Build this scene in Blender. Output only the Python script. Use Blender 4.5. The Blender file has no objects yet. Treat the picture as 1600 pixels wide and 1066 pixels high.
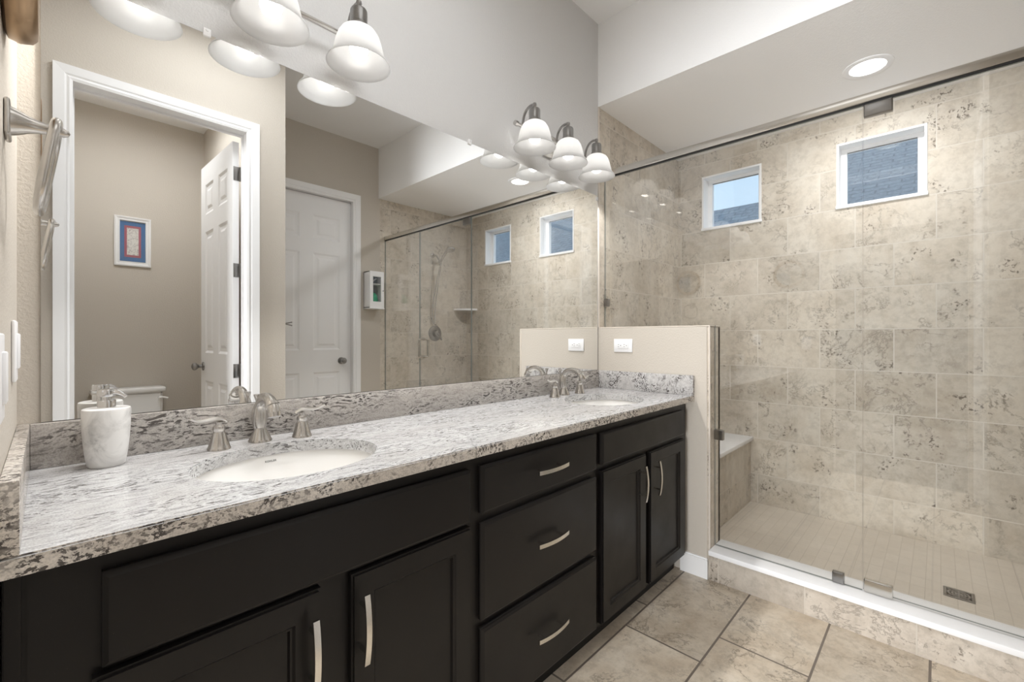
import bpy, bmesh, math, random
from mathutils import Vector, Matrix
R = math.radians
C = bpy.context.scene.collection
SC = bpy.context.scene
random.seed(7)

# ------------------------------------------------------------------ camera
L, D, W, TW = 2.307, 0.569, 0.641, 0.148        # vanity length, counter depth, half wall length / thickness
X, A, B = 3.436, 1.660, 2.535                   # shower back wall, doorway wall, far wall
ZC, ZB, ZP = 0.900, 1.001, 1.247                # counter top, backsplash top, half wall top
ZM, ZH, ZS = 2.027, 3.050, 2.560                # mirror top, ceiling, shower ceiling
G = 2.380                                       # shower glass plane
cam = bpy.data.cameras.new('camera'); co = bpy.data.objects.new('camera', cam); C.objects.link(co)
co.location = (0.0442, -1.4592, 1.1922); co.rotation_euler = (R(90), 0, R(43.7368 - 90))
cam.sensor_width = 36; cam.lens = 36 * 696.661 / 1600; cam.shift_y = -5.36 / 1600; cam.clip_start = 0.01
SC.camera = co

# ------------------------------------------------------------------ world, light, exposure
w = bpy.data.worlds.new('sky'); SC.world = w; w.use_nodes = True
nt = w.node_tree; bg = nt.nodes['Background']
tc = nt.nodes.new('ShaderNodeTexCoord'); sp = nt.nodes.new('ShaderNodeSeparateXYZ'); rp = nt.nodes.new('ShaderNodeValToRGB')
nt.links.new(tc.outputs['Generated'], sp.inputs[0]); nt.links.new(sp.outputs['Z'], rp.inputs[0]); nt.links.new(rp.outputs[0], bg.inputs[0])
rp.color_ramp.elements[0].position = 0.0; rp.color_ramp.elements[0].color = (0.70, 0.85, 1.0, 1)
rp.color_ramp.elements[1].position = 0.5; rp.color_ramp.elements[1].color = (0.48, 0.72, 0.98, 1)
bg.inputs[1].default_value = 1.15
SC.view_settings.view_transform = 'Standard'; SC.view_settings.look = 'None'
SC.view_settings.gamma = 1; SC.view_settings.use_curve_mapping = False
SC.view_settings.exposure = 0.18
SC.cycles.diffuse_bounces = 8; SC.cycles.max_bounces = 16; SC.cycles.transparent_max_bounces = 24; SC.cycles.glossy_bounces = 8
SC.cycles.sample_clamp_indirect = 4.0
P_CEIL_FILL, P_SHOWER, P_BULB, P_TOILET_FILL, P_BED_FILL = 14.0, 12.0, 12.0, 14.5, 270.0      # lamp powers (W); the first and last two are added fill lights

# ------------------------------------------------------------------ materials
def mat(name, col=(.8, .8, .8), rough=.5, metal=0, **k):
    m = bpy.data.materials.new(name); m.use_nodes = True
    b = m.node_tree.nodes['Principled BSDF']
    b.inputs['Base Color'].default_value = (*col, 1); b.inputs['Roughness'].default_value = rough; b.inputs['Metallic'].default_value = metal
    for kk, v in k.items(): b.inputs[kk].default_value = v
    return m
class NT:
    def __init__(s, m): s.m = m; s.t = m.node_tree; s.b = s.t.nodes.get('Principled BSDF')
    def n(s, typ, **k):
        o = s.t.nodes.new('ShaderNode' + typ)
        for a, v in k.items(): setattr(o, a, v)
        return o
    def l(s, a, b): s.t.links.new(a, b)
    def pos(s): return s.n('NewGeometry').outputs['Position']
    def vmath(s, op, a, b):
        o = s.n('VectorMath', operation=op)
        for i, v in enumerate((a, b)):
            if isinstance(v, (tuple, list)): o.inputs[i].default_value = v
            elif isinstance(v, (int, float)): o.inputs[i].default_value = (v,) * 3
            else: s.l(v, o.inputs[i])
        return o.outputs[0]
    def math(s, op, a, b=0.):
        o = s.n('Math', operation=op)
        for i, v in enumerate((a, b)):
            if isinstance(v, (int, float)): o.inputs[i].default_value = v
            else: s.l(v, o.inputs[i])
        return o.outputs[0]
    def noise(s, vec, scale, detail=4, rough=.55, dist=0):
        o = s.n('TexNoise'); o.inputs['Scale'].default_value = scale; o.inputs['Detail'].default_value = detail
        o.inputs['Roughness'].default_value = rough; o.inputs['Distortion'].default_value = dist; s.l(vec, o.inputs['Vector']); return o.outputs['Fac']
    def ramp(s, fac, stops):
        o = s.n('ValToRGB'); e = o.color_ramp.elements
        while len(e) < len(stops): e.new(.5)
        for i, (p, c) in enumerate(stops): e[i].position = p; e[i].color = (*c, 1) if len(c) == 3 else c
        s.l(fac, o.inputs[0]); return o.outputs[0]
    def mix(s, fac, a, b, mode='MIX'):
        o = s.n('MixRGB', blend_type=mode)
        for i, v in zip((0, 1, 2), (fac, a, b)):
            if isinstance(v, (int, float)): o.inputs[i].default_value = v if i == 0 else (v, v, v, 1)
            elif isinstance(v, tuple): o.inputs[i].default_value = (*v, 1)
            else: s.l(v, o.inputs[i])
        return o.outputs[0]
    def bump(s, h, strength, dist=.01):
        o = s.n('Bump'); o.inputs['Strength'].default_value = strength; o.inputs['Distance'].default_value = dist
        s.l(h, o.inputs['Height']); s.l(o.outputs[0], s.b.inputs['Normal'])
    def base(s, c): s.l(c, s.b.inputs['Base Color'])

def paint(name, col, bump=.25, rough=.65, scale=130):
    m = mat(name, col, rough); t = NT(m); p = t.pos()
    n1 = t.noise(p, scale, 2, .5, .6); h = t.ramp(n1, [(.42, (0, 0, 0)), (.62, (1, 1, 1))])
    t.bump(h, bump, .002); return m
M = {}
M['beige'] = paint('beige_wall_paint', (.56, .515, .455))
M['greige'] = paint('light_grey_wall_paint', (.66, .655, .65))  # beige wall; the cool light on it is put into its colour
M['ceil'] = paint('white_ceiling_paint', (.90, .90, .90), .2)
M['white'] = mat('white_trim_paint', (.86, .86, .865), .35)
M['plastic'] = mat('white_plastic', (.88, .88, .89), .3)
M['porcelain'] = mat('white_porcelain', (.86, .85, .83), .12)
M['carpet'] = mat('dark_bedroom_carpet', (.05, .045, .04), .95); M['bedroom'] = mat('taupe_bedroom_paint', (.16, .145, .13), .8)  # unseen bedroom, kept dark so the shower glass reflects little of it
M['edge'] = mat('cream_tile_edge', (.66, .60, .53), .4)
M['slab'] = mat('white_solid_surface', (.87, .87, .88), .25)
M['nickel'] = mat('brushed_nickel', (.62, .60, .575), .25, 1); M['bright_nickel'] = mat('bright_brushed_nickel', (.84, .82, .79), .34, 1)  # second nickel lightened for the ceiling light the levers reflect
M['steel'] = mat('satin_steel', (.72, .70, .66), .22, 1)
M['chrome'] = mat('chrome', (.72, .72, .73), .09, 1)
M['grey_nickel'] = mat('grey_nickel', (.36, .355, .35), .3, 1)
M['bronze'] = mat('bronze', (.42, .29, .18), .32, 1)
M['dark'] = mat('black_gap', (.006, .006, .006), .6)
M['mirror'] = mat('mirror_silver', (.93, .935, .93), 0.0, 1)
M['mirror_edge'] = mat('mirror_edge', (.012, .013, .013), .7, **{'Specular IOR Level': .1})
M['rubber'] = mat('black_seal', (.02, .02, .02), .4)
# dark cabinet paint with faint wear
m = mat('black_brown_cabinet_paint', (.013, .0115, .011), .33, **{'Specular IOR Level': .32}); t = NT(m); p = t.pos()
t.base(t.ramp(t.noise(p, 420, 2, .5), [(.0, (.0085, .0075, .0072)), (.77, (.0095, .0083, .008)), (.80, (.07, .065, .06))]))
t.l(t.ramp(t.noise(p, 9, 3), [(.3, (.30,) * 3), (.7, (.42,) * 3)]), t.b.inputs['Roughness'])
M['cab'] = m
# granite
def granite(name, stretch, tint, dark, warp=.10, amt=.85):
    m = mat(name, rough=.13); t = NT(m); p = t.pos()
    v = t.vmath('MULTIPLY', p, stretch)
    wv = t.n('TexNoise'); wv.inputs['Scale'].default_value = 7; t.l(p, wv.inputs['Vector'])
    v = t.vmath('ADD', v, t.vmath('MULTIPLY', wv.outputs['Color'], (warp,) * 3))
    big = t.noise(v, 4.5, 3, .6); mid = t.noise(v, 42, 5, .72); fine = t.noise(v, 105, 3, .65); gr = t.noise(p, 330, 2, .6)
    c = t.ramp(mid, [(.33, tuple(a * .48 for a in tint)), (.44, tuple(a * .78 for a in tint)), (.53, tint), (.68, tuple(min(1, a * 1.22) for a in tint))])
    c = t.mix(t.math('MULTIPLY', t.ramp(big, [(.40, (1,) * 3), (.58, (0,) * 3)]), .5), c, tuple(a * b for a, b in zip(tint, (.66, .62, .59))))
    c = t.mix(.35, c, t.ramp(gr, [(.36, tuple(a * .45 for a in tint)), (.52, tint), (.66, tuple(min(1, a * 1.2) for a in tint))]))
    fl = t.ramp(fine, [(dark - .02, (1,) * 3), (dark + .03, (0,) * 3)])
    cl = t.ramp(t.noise(v, 9, 4, .7), [(.40, (0,) * 3), (.56, (1,) * 3)])
    c = t.mix(t.math('MULTIPLY', t.math('MULTIPLY', fl, cl), amt), c, (.06, .052, .048))
    t.base(c); return m
M['granite'] = granite('grey_white_granite', (.42, 1.6, 1.6), (.585, .585, .59), .425, .10, .85)
M['granite_cut'] = granite('cut_granite_edge', (1.0, 1.5, 1.35), (.66, .61, .555), .47, .09, .95)
M['granite_back'] = granite('veined_granite_splash', (.38, 1.3, 1.7), (.52, .49, .46), .455, .10, .92)
M['granite_side'] = granite('speckled_granite_splash', (1.1, 1.1, 1.1), (.58, .57, .565), .475, .15, .95)
# tiles
def tile(name, axis, bw, bh, du, dv, mortar, mcol, cols, off=.5, rough=.32, pits=1.0, vein=1.0, freq=2, var=1.0):
    m = mat(name, rough=rough); t = NT(m); p = t.pos()
    s = t.n('SeparateXYZ'); t.l(p, s.inputs[0]); cb = t.n('CombineXYZ')
    t.l(t.math('ADD', s.outputs[axis[0]], du), cb.inputs[0]); t.l(t.math('ADD', s.outputs[axis[1]], dv), cb.inputs[1])
    br = t.n('TexBrick'); br.offset = off; br.offset_frequency = freq; br.squash = 1
    br.inputs['Color1'].default_value = (0, 0, 0, 1); br.inputs['Color2'].default_value = (1, 1, 1, 1); br.inputs['Mortar'].default_value = (.5, .5, .5, 1)
    br.inputs['Scale'].default_value = 1; br.inputs['Mortar Size'].default_value = mortar; br.inputs['Mortar Smooth'].default_value = .15
    br.inputs['Bias'].default_value = 0; br.inputs['Brick Width'].default_value = bw; br.inputs['Row Height'].default_value = bh
    t.l(cb.outputs[0], br.inputs['Vector'])
    v = t.vmath('ADD', p, t.vmath('MULTIPLY', br.outputs['Color'], (17., 11., 23.)))
    big = t.noise(v, 4.5, 6, .68, .3); mid = t.noise(v, 24, 7, .72, .15); fine = t.noise(v, 130, 2)
    c = t.ramp(big, [(.32, cols[0]), (.5, cols[1]), (.68, cols[2])])
    c = t.mix(t.math('MULTIPLY', t.ramp(mid, [(.38, (1,) * 3), (.54, (0,) * 3)]), .34 * vein), c, tuple(a * .62 for a in cols[0]))
    vn = t.ramp(t.noise(v, 5.0, 7, .68, .35), [(.480, (0,) * 3), (.498, (1,) * 3), (.516, (0,) * 3)])
    c = t.mix(t.math('MULTIPLY', t.math('MULTIPLY', vn, t.ramp(t.noise(v, 3, 2), [(.46, (0,) * 3), (.58, (1,) * 3)])), .75 * vein), c, tuple(a * .42 for a in cols[0]))
    cl = t.ramp(t.noise(v, 5.5, 3, .6), [(.565, (0,) * 3), (.64, (1,) * 3)])
    pt = t.math('MULTIPLY', t.ramp(t.noise(v, 62, 4, .65), [(.40, (1,) * 3), (.46, (0,) * 3)]), cl)
    c = t.mix(t.math('MULTIPLY', pt, .9 * pits), c, (.085, .062, .042))
    c = t.mix(t.math('MULTIPLY', fine, .10), c, (.95, .9, .82))
    c = t.mix(1.0, c, t.ramp(br.outputs['Color'], [(0, (1 - .09 * var,) * 3), (1, (1 + .06 * var,) * 3)]), 'MULTIPLY')   # tiles differ a little
    c = t.mix(br.outputs['Fac'], c, mcol); t.base(c)
    h = t.math('SUBTRACT', 1.0, br.outputs['Fac']); t.bump(t.math('SUBTRACT', h, t.math('MULTIPLY', pt, .3)), .35, .002)
    return m
TC = ((.475, .41, .33), (.575, .515, .435), (.635, .585, .51))
M['tile_x'] = tile('travertine_tile_back', (1, 2), .357, .2475, .0225, -.0055, .0029, (.63, .585, .52), TC)
M['tile_y'] = tile('travertine_tile_side', (0, 2), .357, .2475, .06, -.0055, .0029, (.60, .55, .485), TC)
M['tile_curb'] = tile('travertine_tile_curb', (1, 2), .357, .30, .15, .02, .0028, (.56, .51, .44), ((.42, .36, .295), (.52, .46, .39), (.60, .545, .475)))
M['tile_floor'] = tile('floor_tile', (0, 1), .61, .305, -.065, .217, .0042, (.17, .14, .115), ((.44, .35, .255), (.57, .485, .38), (.66, .585, .485)), off=.31, rough=.3, pits=.5, vein=1.1)
M['tile_pan'] = tile('shower_pan_tile', (0, 1), .104, .052, .0, .011, .0016, (.53, .475, .405), ((.585, .525, .45), (.61, .55, .475), (.63, .57, .495)), off=0, rough=.4, pits=0, vein=.15, var=.2)
# glass
def glass(name, tint=(.93, .96, .945), ior=1.5):
    m = bpy.data.materials.new(name); m.use_nodes = True; t = NT(m); t.t.nodes.remove(t.b)
    g = t.n('NewGeometry'); mx = t.n('Mix'); mx.inputs[2].default_value = ior; mx.inputs[3].default_value = 1 / ior
    t.l(g.outputs['Backfacing'], mx.inputs[0]); fr = t.n('Fresnel'); t.l(mx.outputs[0], fr.inputs['IOR'])
    tr = t.n('BsdfTransparent'); tr.inputs[0].default_value = (*tint, 1); gl = t.n('BsdfGlossy'); gl.inputs['Roughness'].default_value = 0
    ms = t.n('MixShader'); t.l(fr.outputs[0], ms.inputs[0]); t.l(tr.outputs[0], ms.inputs[1]); t.l(gl.outputs[0], ms.inputs[2])
    t.l(ms.outputs[0], t.t.nodes['Material Output'].inputs['Surface']); return m
M['glass'] = glass('clear_shower_glass', (.99, .995, .992), 1.9); M['pane'] = glass('window_glass', (.98, .985, .985))
M['glass_edge'] = mat('polished_glass_edge', (.22, .245, .235), .15)
# frosted lamp glass
m = bpy.data.materials.new('frosted_white_glass'); m.use_nodes = True; t = NT(m); t.t.nodes.remove(t.b)
df = t.n('BsdfDiffuse'); df.inputs[0].default_value = (.86, .86, .86, 1); tl = t.n('BsdfTranslucent'); tl.inputs[0].default_value = (.86, .86, .86, 1)
gl = t.n('BsdfGlossy'); gl.inputs['Roughness'].default_value = .2
m1 = t.n('MixShader'); m1.inputs[0].default_value = .74; m2 = t.n('MixShader'); m2.inputs[0].default_value = .04
t.l(df.outputs[0], m1.inputs[1]); t.l(tl.outputs[0], m1.inputs[2]); t.l(m1.outputs[0], m2.inputs[1]); t.l(gl.outputs[0], m2.inputs[2])
t.l(m2.outputs[0], t.t.nodes['Material Output'].inputs['Surface']); M['shade'] = m
def emit(name, col, s):
    m = bpy.data.materials.new(name); m.use_nodes = True; t = NT(m); t.t.nodes.remove(t.b); e = t.n('Emission')
    e.inputs[0].default_value = (*col, 1); e.inputs[1].default_value = s; t.l(e.outputs[0], t.t.nodes['Material Output'].inputs['Surface']); return m
M['bulb'] = emit('glowing_bulb', (1, .97, .92), 7.0); M['led'] = emit('glowing_lens', (1, .95, .86), 4.0)
M['sheer'] = emit('bright_sheer_curtain', (.95, .98, 1), .12); M['panel_led'] = emit('glowing_panel', (1, .98, .95), 1.5)  # both glow on unseen fixtures added as fill
# marble
m = mat('white_marble', (.8, .8, .78), .3); t = NT(m); p = t.pos()
c = t.ramp(t.noise(p, 14, 5, .6, 1.0), [(.30, (.42, .42, .41)), (.43, (.68, .67, .655)), (.55, (.80, .79, .775))]); t.base(c); M['marble'] = m
# shingles
m = mat('grey_shingles', rough=.9); t = NT(m); p = t.pos()
s_ = t.n('SeparateXYZ'); t.l(p, s_.inputs[0]); cb = t.n('CombineXYZ'); t.l(s_.outputs[1], cb.inputs[0]); t.l(t.math('MULTIPLY', s_.outputs[0], 1.2), cb.inputs[1])
br = t.n('TexBrick'); br.inputs['Scale'].default_value = 1; br.inputs['Brick Width'].default_value = .3; br.inputs['Row Height'].default_value = .14; br.inputs['Mortar Size'].default_value = .012
br.inputs['Color1'].default_value = (.27, .285, .31, 1); br.inputs['Color2'].default_value = (.36, .375, .40, 1); br.inputs['Mortar'].default_value = (.15, .16, .18, 1); t.l(cb.outputs[0], br.inputs['Vector'])
t.base(t.mix(.4, br.outputs[0], t.ramp(t.noise(p, 14, 5, .7), [(.35, (.17, .18, .20)), (.65, (.48, .50, .53))]))); M['shingle'] = m
M['siding'] = mat('house_siding', (.55, .54, .50), .8)
M['art_blue'] = mat('blue_mat_board', (.07, .17, .36), .6); M['art_red'] = mat('dusty_red_mat_board', (.42, .12, .15), .6)
m = mat('pale_paper', (.8, .77, .72), .7); t = NT(m); p = t.pos()
t.base(t.ramp(t.noise(p, 55, 3, .6, 2), [(.40, (.45, .40, .40)), (.47, (.76, .72, .67)), (.7, (.82, .79, .74))])); M['art_paper'] = m
M['green'] = mat('green_cloth', (.03, .36, .20), .8); M['grey_in'] = mat('grey_cabinet_inside', (.30, .32, .34), .6)
M['ink'] = mat('dark_grey_ink', (.10, .10, .095), .5)

# ------------------------------------------------------------------ helpers
ROOT = {}
def bm_(): return bmesh.new()
def xf(bm, vs, mtx):
    if mtx is not None: bmesh.ops.transform(bm, matrix=mtx, verts=vs)
def box(bm, x0, x1, y0, y1, z0, z1, bev=0, seg=2, mtx=None):
    r = bmesh.ops.create_cube(bm, size=1, matrix=Matrix.Translation(((x0 + x1) / 2, (y0 + y1) / 2, (z0 + z1) / 2)) @ Matrix.Diagonal((abs(x1 - x0), abs(y1 - y0), abs(z1 - z0), 1)))
    vs = r['verts']
    if bev:
        es = list({e for v in vs for e in v.link_edges})
        rr = bmesh.ops.bevel(bm, geom=es, offset=bev, segments=seg, affect='EDGES', profile=.5)
        vs = list({v for f in rr['faces'] for v in f.verts} | {v for v in vs if v.is_valid})
        fs = set()
        for v in vs: fs |= set(v.link_faces)
        vs = list({v for f in fs for v in f.verts})
    xf(bm, vs, mtx); return bm
def lathe(bm, prof, loc=(0, 0, 0), seg=32, mtx=None, cap0=True, cap1=True, sx=1, sy=1, closed=False):
    rings = []; M0 = Matrix.Translation(loc) @ (mtx if mtx is not None else Matrix.Identity(4))
    for r, z in prof:
        rings.append([bm.verts.new(M0 @ Vector((r * sx * math.cos(2 * math.pi * i / seg), r * sy * math.sin(2 * math.pi * i / seg), z))) for i in range(seg)])
    pr = list(zip(rings, rings[1:])) + ([(rings[-1], rings[0])] if closed else [])
    for a, b in pr:
        for i in range(seg):
            j = (i + 1) % seg; bm.faces.new((a[i], a[j], b[j], b[i]))
    if not closed:
        if cap0 and prof[0][0] > 1e-6: bm.faces.new(rings[0][::-1])
        if cap1 and prof[-1][0] > 1e-6: bm.faces.new(rings[-1])
    return bm
def tube(bm, pts, r, seg=12, closed=False, flat=None, up=(0, 0, 1)):
    pts = [Vector(p) for p in pts]; n = len(pts); rr = r if isinstance(r, (list, tuple)) else [r] * n
    rings = []; prev = None
    for i, p in enumerate(pts):
        a = pts[i - 1] if (i > 0 or closed) else p; b = pts[(i + 1) % n] if (i < n - 1 or closed) else p
        tg = (b - a).normalized()
        if prev is None:
            u = Vector(up); u = u if abs(u.dot(tg)) < .95 else Vector((1, 0, 0))
            u = (u - tg * u.dot(tg)).normalized()
        else: u = (prev - tg * prev.dot(tg)).normalized()
        prev = u; v = tg.cross(u); fu, fv = flat if flat else (1, 1)
        rings.append([bm.verts.new(p + (u * math.cos(2 * math.pi * k / seg) * fu + v * math.sin(2 * math.pi * k / seg) * fv) * rr[i]) for k in range(seg)])
    for i in range(n if closed else n - 1):
        a, b = rings[i], rings[(i + 1) % n]
        for k in range(seg):
            j = (k + 1) % seg; bm.faces.new((a[k], a[j], b[j], b[k]))
    if not closed: bm.faces.new(rings[0][::-1]); bm.faces.new(rings[-1])
    return bm
def prism(bm, poly, axis, a0, a1):
    def P(u, v, a): return {'x': (a, u, v), 'y': (u, a, v), 'z': (u, v, a)}[axis]
    lo = [bm.verts.new(P(u, v, a0)) for u, v in poly]; hi = [bm.verts.new(P(u, v, a1)) for u, v in poly]; n = len(poly)
    bm.faces.new(lo); bm.faces.new(hi[::-1])
    for i in range(n): bm.faces.new((lo[i], lo[(i + 1) % n], hi[(i + 1) % n], hi[i]))
    return bm
def bez(p0, p1, p2, p3, n=12):
    p0, p1, p2, p3 = map(Vector, (p0, p1, p2, p3)); o = []
    for i in range(n + 1):
        t = i / n; s = 1 - t; o.append(p0 * s ** 3 + p1 * 3 * s * s * t + p2 * 3 * s * t * t + p3 * t ** 3)
    return o
def holes(bm, axis, a0, a1, u0, u1, v0, v1, hs):
    us = sorted({u0, u1, *[h[0] for h in hs], *[h[1] for h in hs]}); vs = sorted({v0, v1, *[h[2] for h in hs], *[h[3] for h in hs]})
    for i in range(len(us) - 1):
        for j in range(len(vs) - 1):
            cu, cv = (us[i] + us[i + 1]) / 2, (vs[j] + vs[j + 1]) / 2
            if any(h[0] < cu < h[1] and h[2] < cv < h[3] for h in hs): continue
            if axis == 'x': box(bm, a0, a1, us[i], us[i + 1], vs[j], vs[j + 1])
            else: box(bm, us[i], us[i + 1], a0, a1, vs[j], vs[j + 1])
    bmesh.ops.remove_doubles(bm, verts=bm.verts, dist=1e-5)
    dup = {}                                                   # drop the coincident inner faces
    for f in bm.faces: dup.setdefault(tuple(round(c, 4) for c in f.calc_center_median()), []).append(f)
    bmesh.ops.delete(bm, geom=[f for k in dup.values() if len(k) > 1 for f in k], context='FACES_ONLY')
    return bm
def panel_slab(bm, xs, zs, cells, y0, y1, steps, both=True):
    """slab in the xz plane; faces y0 (front) and y1 (back); cells get the inset steps [(thickness, depth)]"""
    def grid(y, flip):
        g = {(i, j): bm.verts.new((x, y, z)) for i, x in enumerate(xs) for j, z in enumerate(zs)}; sel = []
        for i in range(len(xs) - 1):
            for j in range(len(zs) - 1):
                q = [g[i, j], g[i + 1, j], g[i + 1, j + 1], g[i, j + 1]]
                f = bm.faces.new(q[::-1] if flip else q)
                if (i, j) in cells: sel.append(f)
        return g, sel
    g0, s0 = grid(y0, False); g1, s1 = grid(y1, True); nx, nz = len(xs), len(zs)
    loop = [(i, 0) for i in range(nx)] + [(nx - 1, j) for j in range(1, nz)] + [(i, nz - 1) for i in range(nx - 2, -1, -1)] + [(0, j) for j in range(nz - 2, 0, -1)]
    for a, b in zip(loop, loop[1:] + loop[:1]): bm.faces.new((g0[b], g0[a], g1[a], g1[b]))
    bmesh.ops.recalc_face_normals(bm, faces=bm.faces)
    for f in (s0 + s1 if both else s0):
        for th, dp in steps: bmesh.ops.inset_individual(bm, faces=[f], thickness=th, depth=dp, use_even_offset=True)
    return bm
def obj(name, bm, m, parent=None, smooth=True, ang=38, doubles=False):
    if doubles: bmesh.ops.remove_doubles(bm, verts=bm.verts, dist=1e-5)
    bmesh.ops.recalc_face_normals(bm, faces=bm.faces)
    off = ROOT.get(parent.name if parent else None, Vector((0, 0, 0)))
    if off.length: bmesh.ops.translate(bm, verts=bm.verts, vec=-off)
    if smooth:
        for f in bm.faces: f.smooth = True
        for e in bm.edges:
            if len(e.link_faces) == 2 and e.calc_face_angle(0) > R(ang): e.smooth = False
    me = bpy.data.meshes.new(name); bm.to_mesh(me); bm.free(); me.materials.append(M[m] if isinstance(m, str) else m)
    o = bpy.data.objects.new(name, me); C.objects.link(o)
    if parent: o.parent = parent; ROOT[o.name] = off
    return o
def thing(name, label, cat, loc=(0, 0, 0), group=None):
    o = bpy.data.objects.new(name, None); C.objects.link(o); o.location = loc; o.empty_display_size = .05
    o['label'] = label; o['category'] = cat; ROOT[o.name] = Vector(loc)
    if group: o['group'] = group
    return o
def tag(o, label, cat, group=None):
    o['label'] = label; o['category'] = cat
    if group: o['group'] = group
    return o
def struct(name, bm, m, smooth=False):
    o = obj(name, bm, m, None, smooth); o['kind'] = 'structure'; return o
def dup(root, loc, label=None, group=None, rz=None):
    def cp(o, par):
        c = o.copy(); C.objects.link(c)
        if par: c.parent = par
        for ch in list(o.children): cp(ch, c)
        return c
    r = cp(root, None); r.location = loc
    if rz is not None: r.rotation_euler = (0, 0, rz)
    if label: r['label'] = label
    if group: r['group'] = group
    return r
def add_light(name, typ, loc, energy, col=(1, 1, 1), parent=None, rot=(0, 0, 0), **k):
    l = bpy.data.lights.new(name, typ); l.energy = energy; l.color = col
    for a, v in k.items(): setattr(l, a, v)
    o = bpy.data.objects.new(name, l); C.objects.link(o); o.rotation_euler = rot
    if parent: o.parent = parent; o.location = Vector(loc) - ROOT[parent.name]
    else: o.location = loc
    return o

# ------------------------------------------------------------------ room shell
b = bm_(); box(b, -.15, 2.31, -3.55, .12, -.1, 0); struct('floor', b, 'tile_floor')
b = bm_(); box(b, 2.31, X + .14, -B - .12, .12, -.1, .0535); struct('floor_shower', b, 'tile_pan')
b = bm_(); box(b, -.15, L + .10, -3.55, .12, ZH, ZH + .1); struct('ceiling', b, 'ceil')
b = bm_(); box(b, L + .10, X + .14, -B - .12, .12, ZS, ZS + .1); struct('ceiling_shower', b, 'ceil')
b = bm_(); box(b, L, L + .10, -B - .12, .12, ZS, ZH); struct('wall_soffit', b, 'ceil')
b = bm_(); box(b, .036, L, 0, .12, 0, ZH); struct('wall_mirror_side', b, 'greige')
b = bm_(); box(b, -.12, .036, 0, .12, 0, ZH); struct('wall_mirror_corner', b, 'beige')  # same beige wall, without the cool light in its colour
b = bm_(); box(b, L, X + .14, 0, .12, 0, ZS + .1); struct('wall_shower_side', b, 'tile_y')
b = bm_(); holes(b, 'x', -.12, 0, -3.55, 0, 0, ZH, [(-1.62, -.80, 0, 2.10)]); struct('wall_left', b, 'beige')   # unseen entry doorway, cut to let the bedroom fill light in
b = bm_(); box(b, -3.6, -.15, -2.9, .5, -.1, 0); struct('floor_bedroom', b, 'carpet')  # unseen bedroom, put in to hold the fill light
b = bm_(); box(b, -3.6, -.12, -2.9, .5, ZH, ZH + .1); struct('ceiling_bedroom', b, 'ceil')
b = bm_(); holes(b, 'x', -3.6, -3.5, -2.9, .5, 0, ZH, [(-2.1, -.3, .6, 2.3)]); struct('wall_bedroom_back', b, 'bedroom')
b = bm_(); box(b, -3.6, -.12, .5, .6, 0, ZH); struct('wall_bedroom_right', b, 'bedroom')
b = bm_(); box(b, -3.6, -.12, -3.0, -2.9, 0, ZH); struct('wall_bedroom_left', b, 'bedroom')
b = bm_(); holes(b, 'x', -3.56, -3.50, -2.1, -.3, .6, 2.3, [(-2.04, -1.225, .66, 2.24), (-1.175, -.36, .66, 2.24)]); o4 = struct('window_4', b, 'bedroom')  # unseen frame and glowing sheet added behind the fill light
b = bm_(); box(b, -3.59, -3.575, -2.1, -.3, .6, 2.3); obj('window_sheer', b, 'sheer', o4)
wl = add_light('window_daylight', 'AREA', (-3.40, -1.2, .95), P_BED_FILL, (.96, .98, 1), None, (0, R(-90), 0), shape='RECTANGLE', size=1.0, size_y=1.8); wl.visible_glossy = False  # unseen area light added to brighten the bathroom and shower
DX0, DX1, DZ = .132, .908, 2.468                 # toilet room doorway
b = bm_(); holes(b, 'y', -A - .115, -A, 0, 1.134, 0, ZH, [(DX0 - .02, DX1 + .02, 0, DZ + .02)]); struct('wall_doorway_side', b, 'beige')
b = bm_(); box(b, 1.04, 1.134, -3.40, -A - .115, 0, ZH); struct('wall_return', b, 'beige')
EX0, EX1 = 1.222, 2.040                         # closed door in the far wall
b = bm_(); holes(b, 'y', -B - .12, -B, 1.134, L + .015, 0, ZH, [(EX0 - .02, EX1 + .02, 0, DZ + .02)]); struct('wall_far', b, 'beige')
b = bm_(); box(b, L + .015, X + .14, -B - .12, -B, 0, ZS + .1); struct('wall_shower_end', b, 'tile_y')
b = bm_(); box(b, 0, 1.134, -3.55, -3.40, 0, ZH); struct('wall_toilet_room_back', b, 'beige')
WY = [(-.582, -.181), (-1.414, -1.001), (-2.213, -1.814)]; WZ0, WZ1 = 1.992, 2.388
b = bm_(); holes(b, 'x', X, X + .14, -B - .12, .12, 0, ZS + .1, [(a, c, WZ0, WZ1) for a, c in WY]); struct('wall_shower_back', b, 'tile_x')
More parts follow.
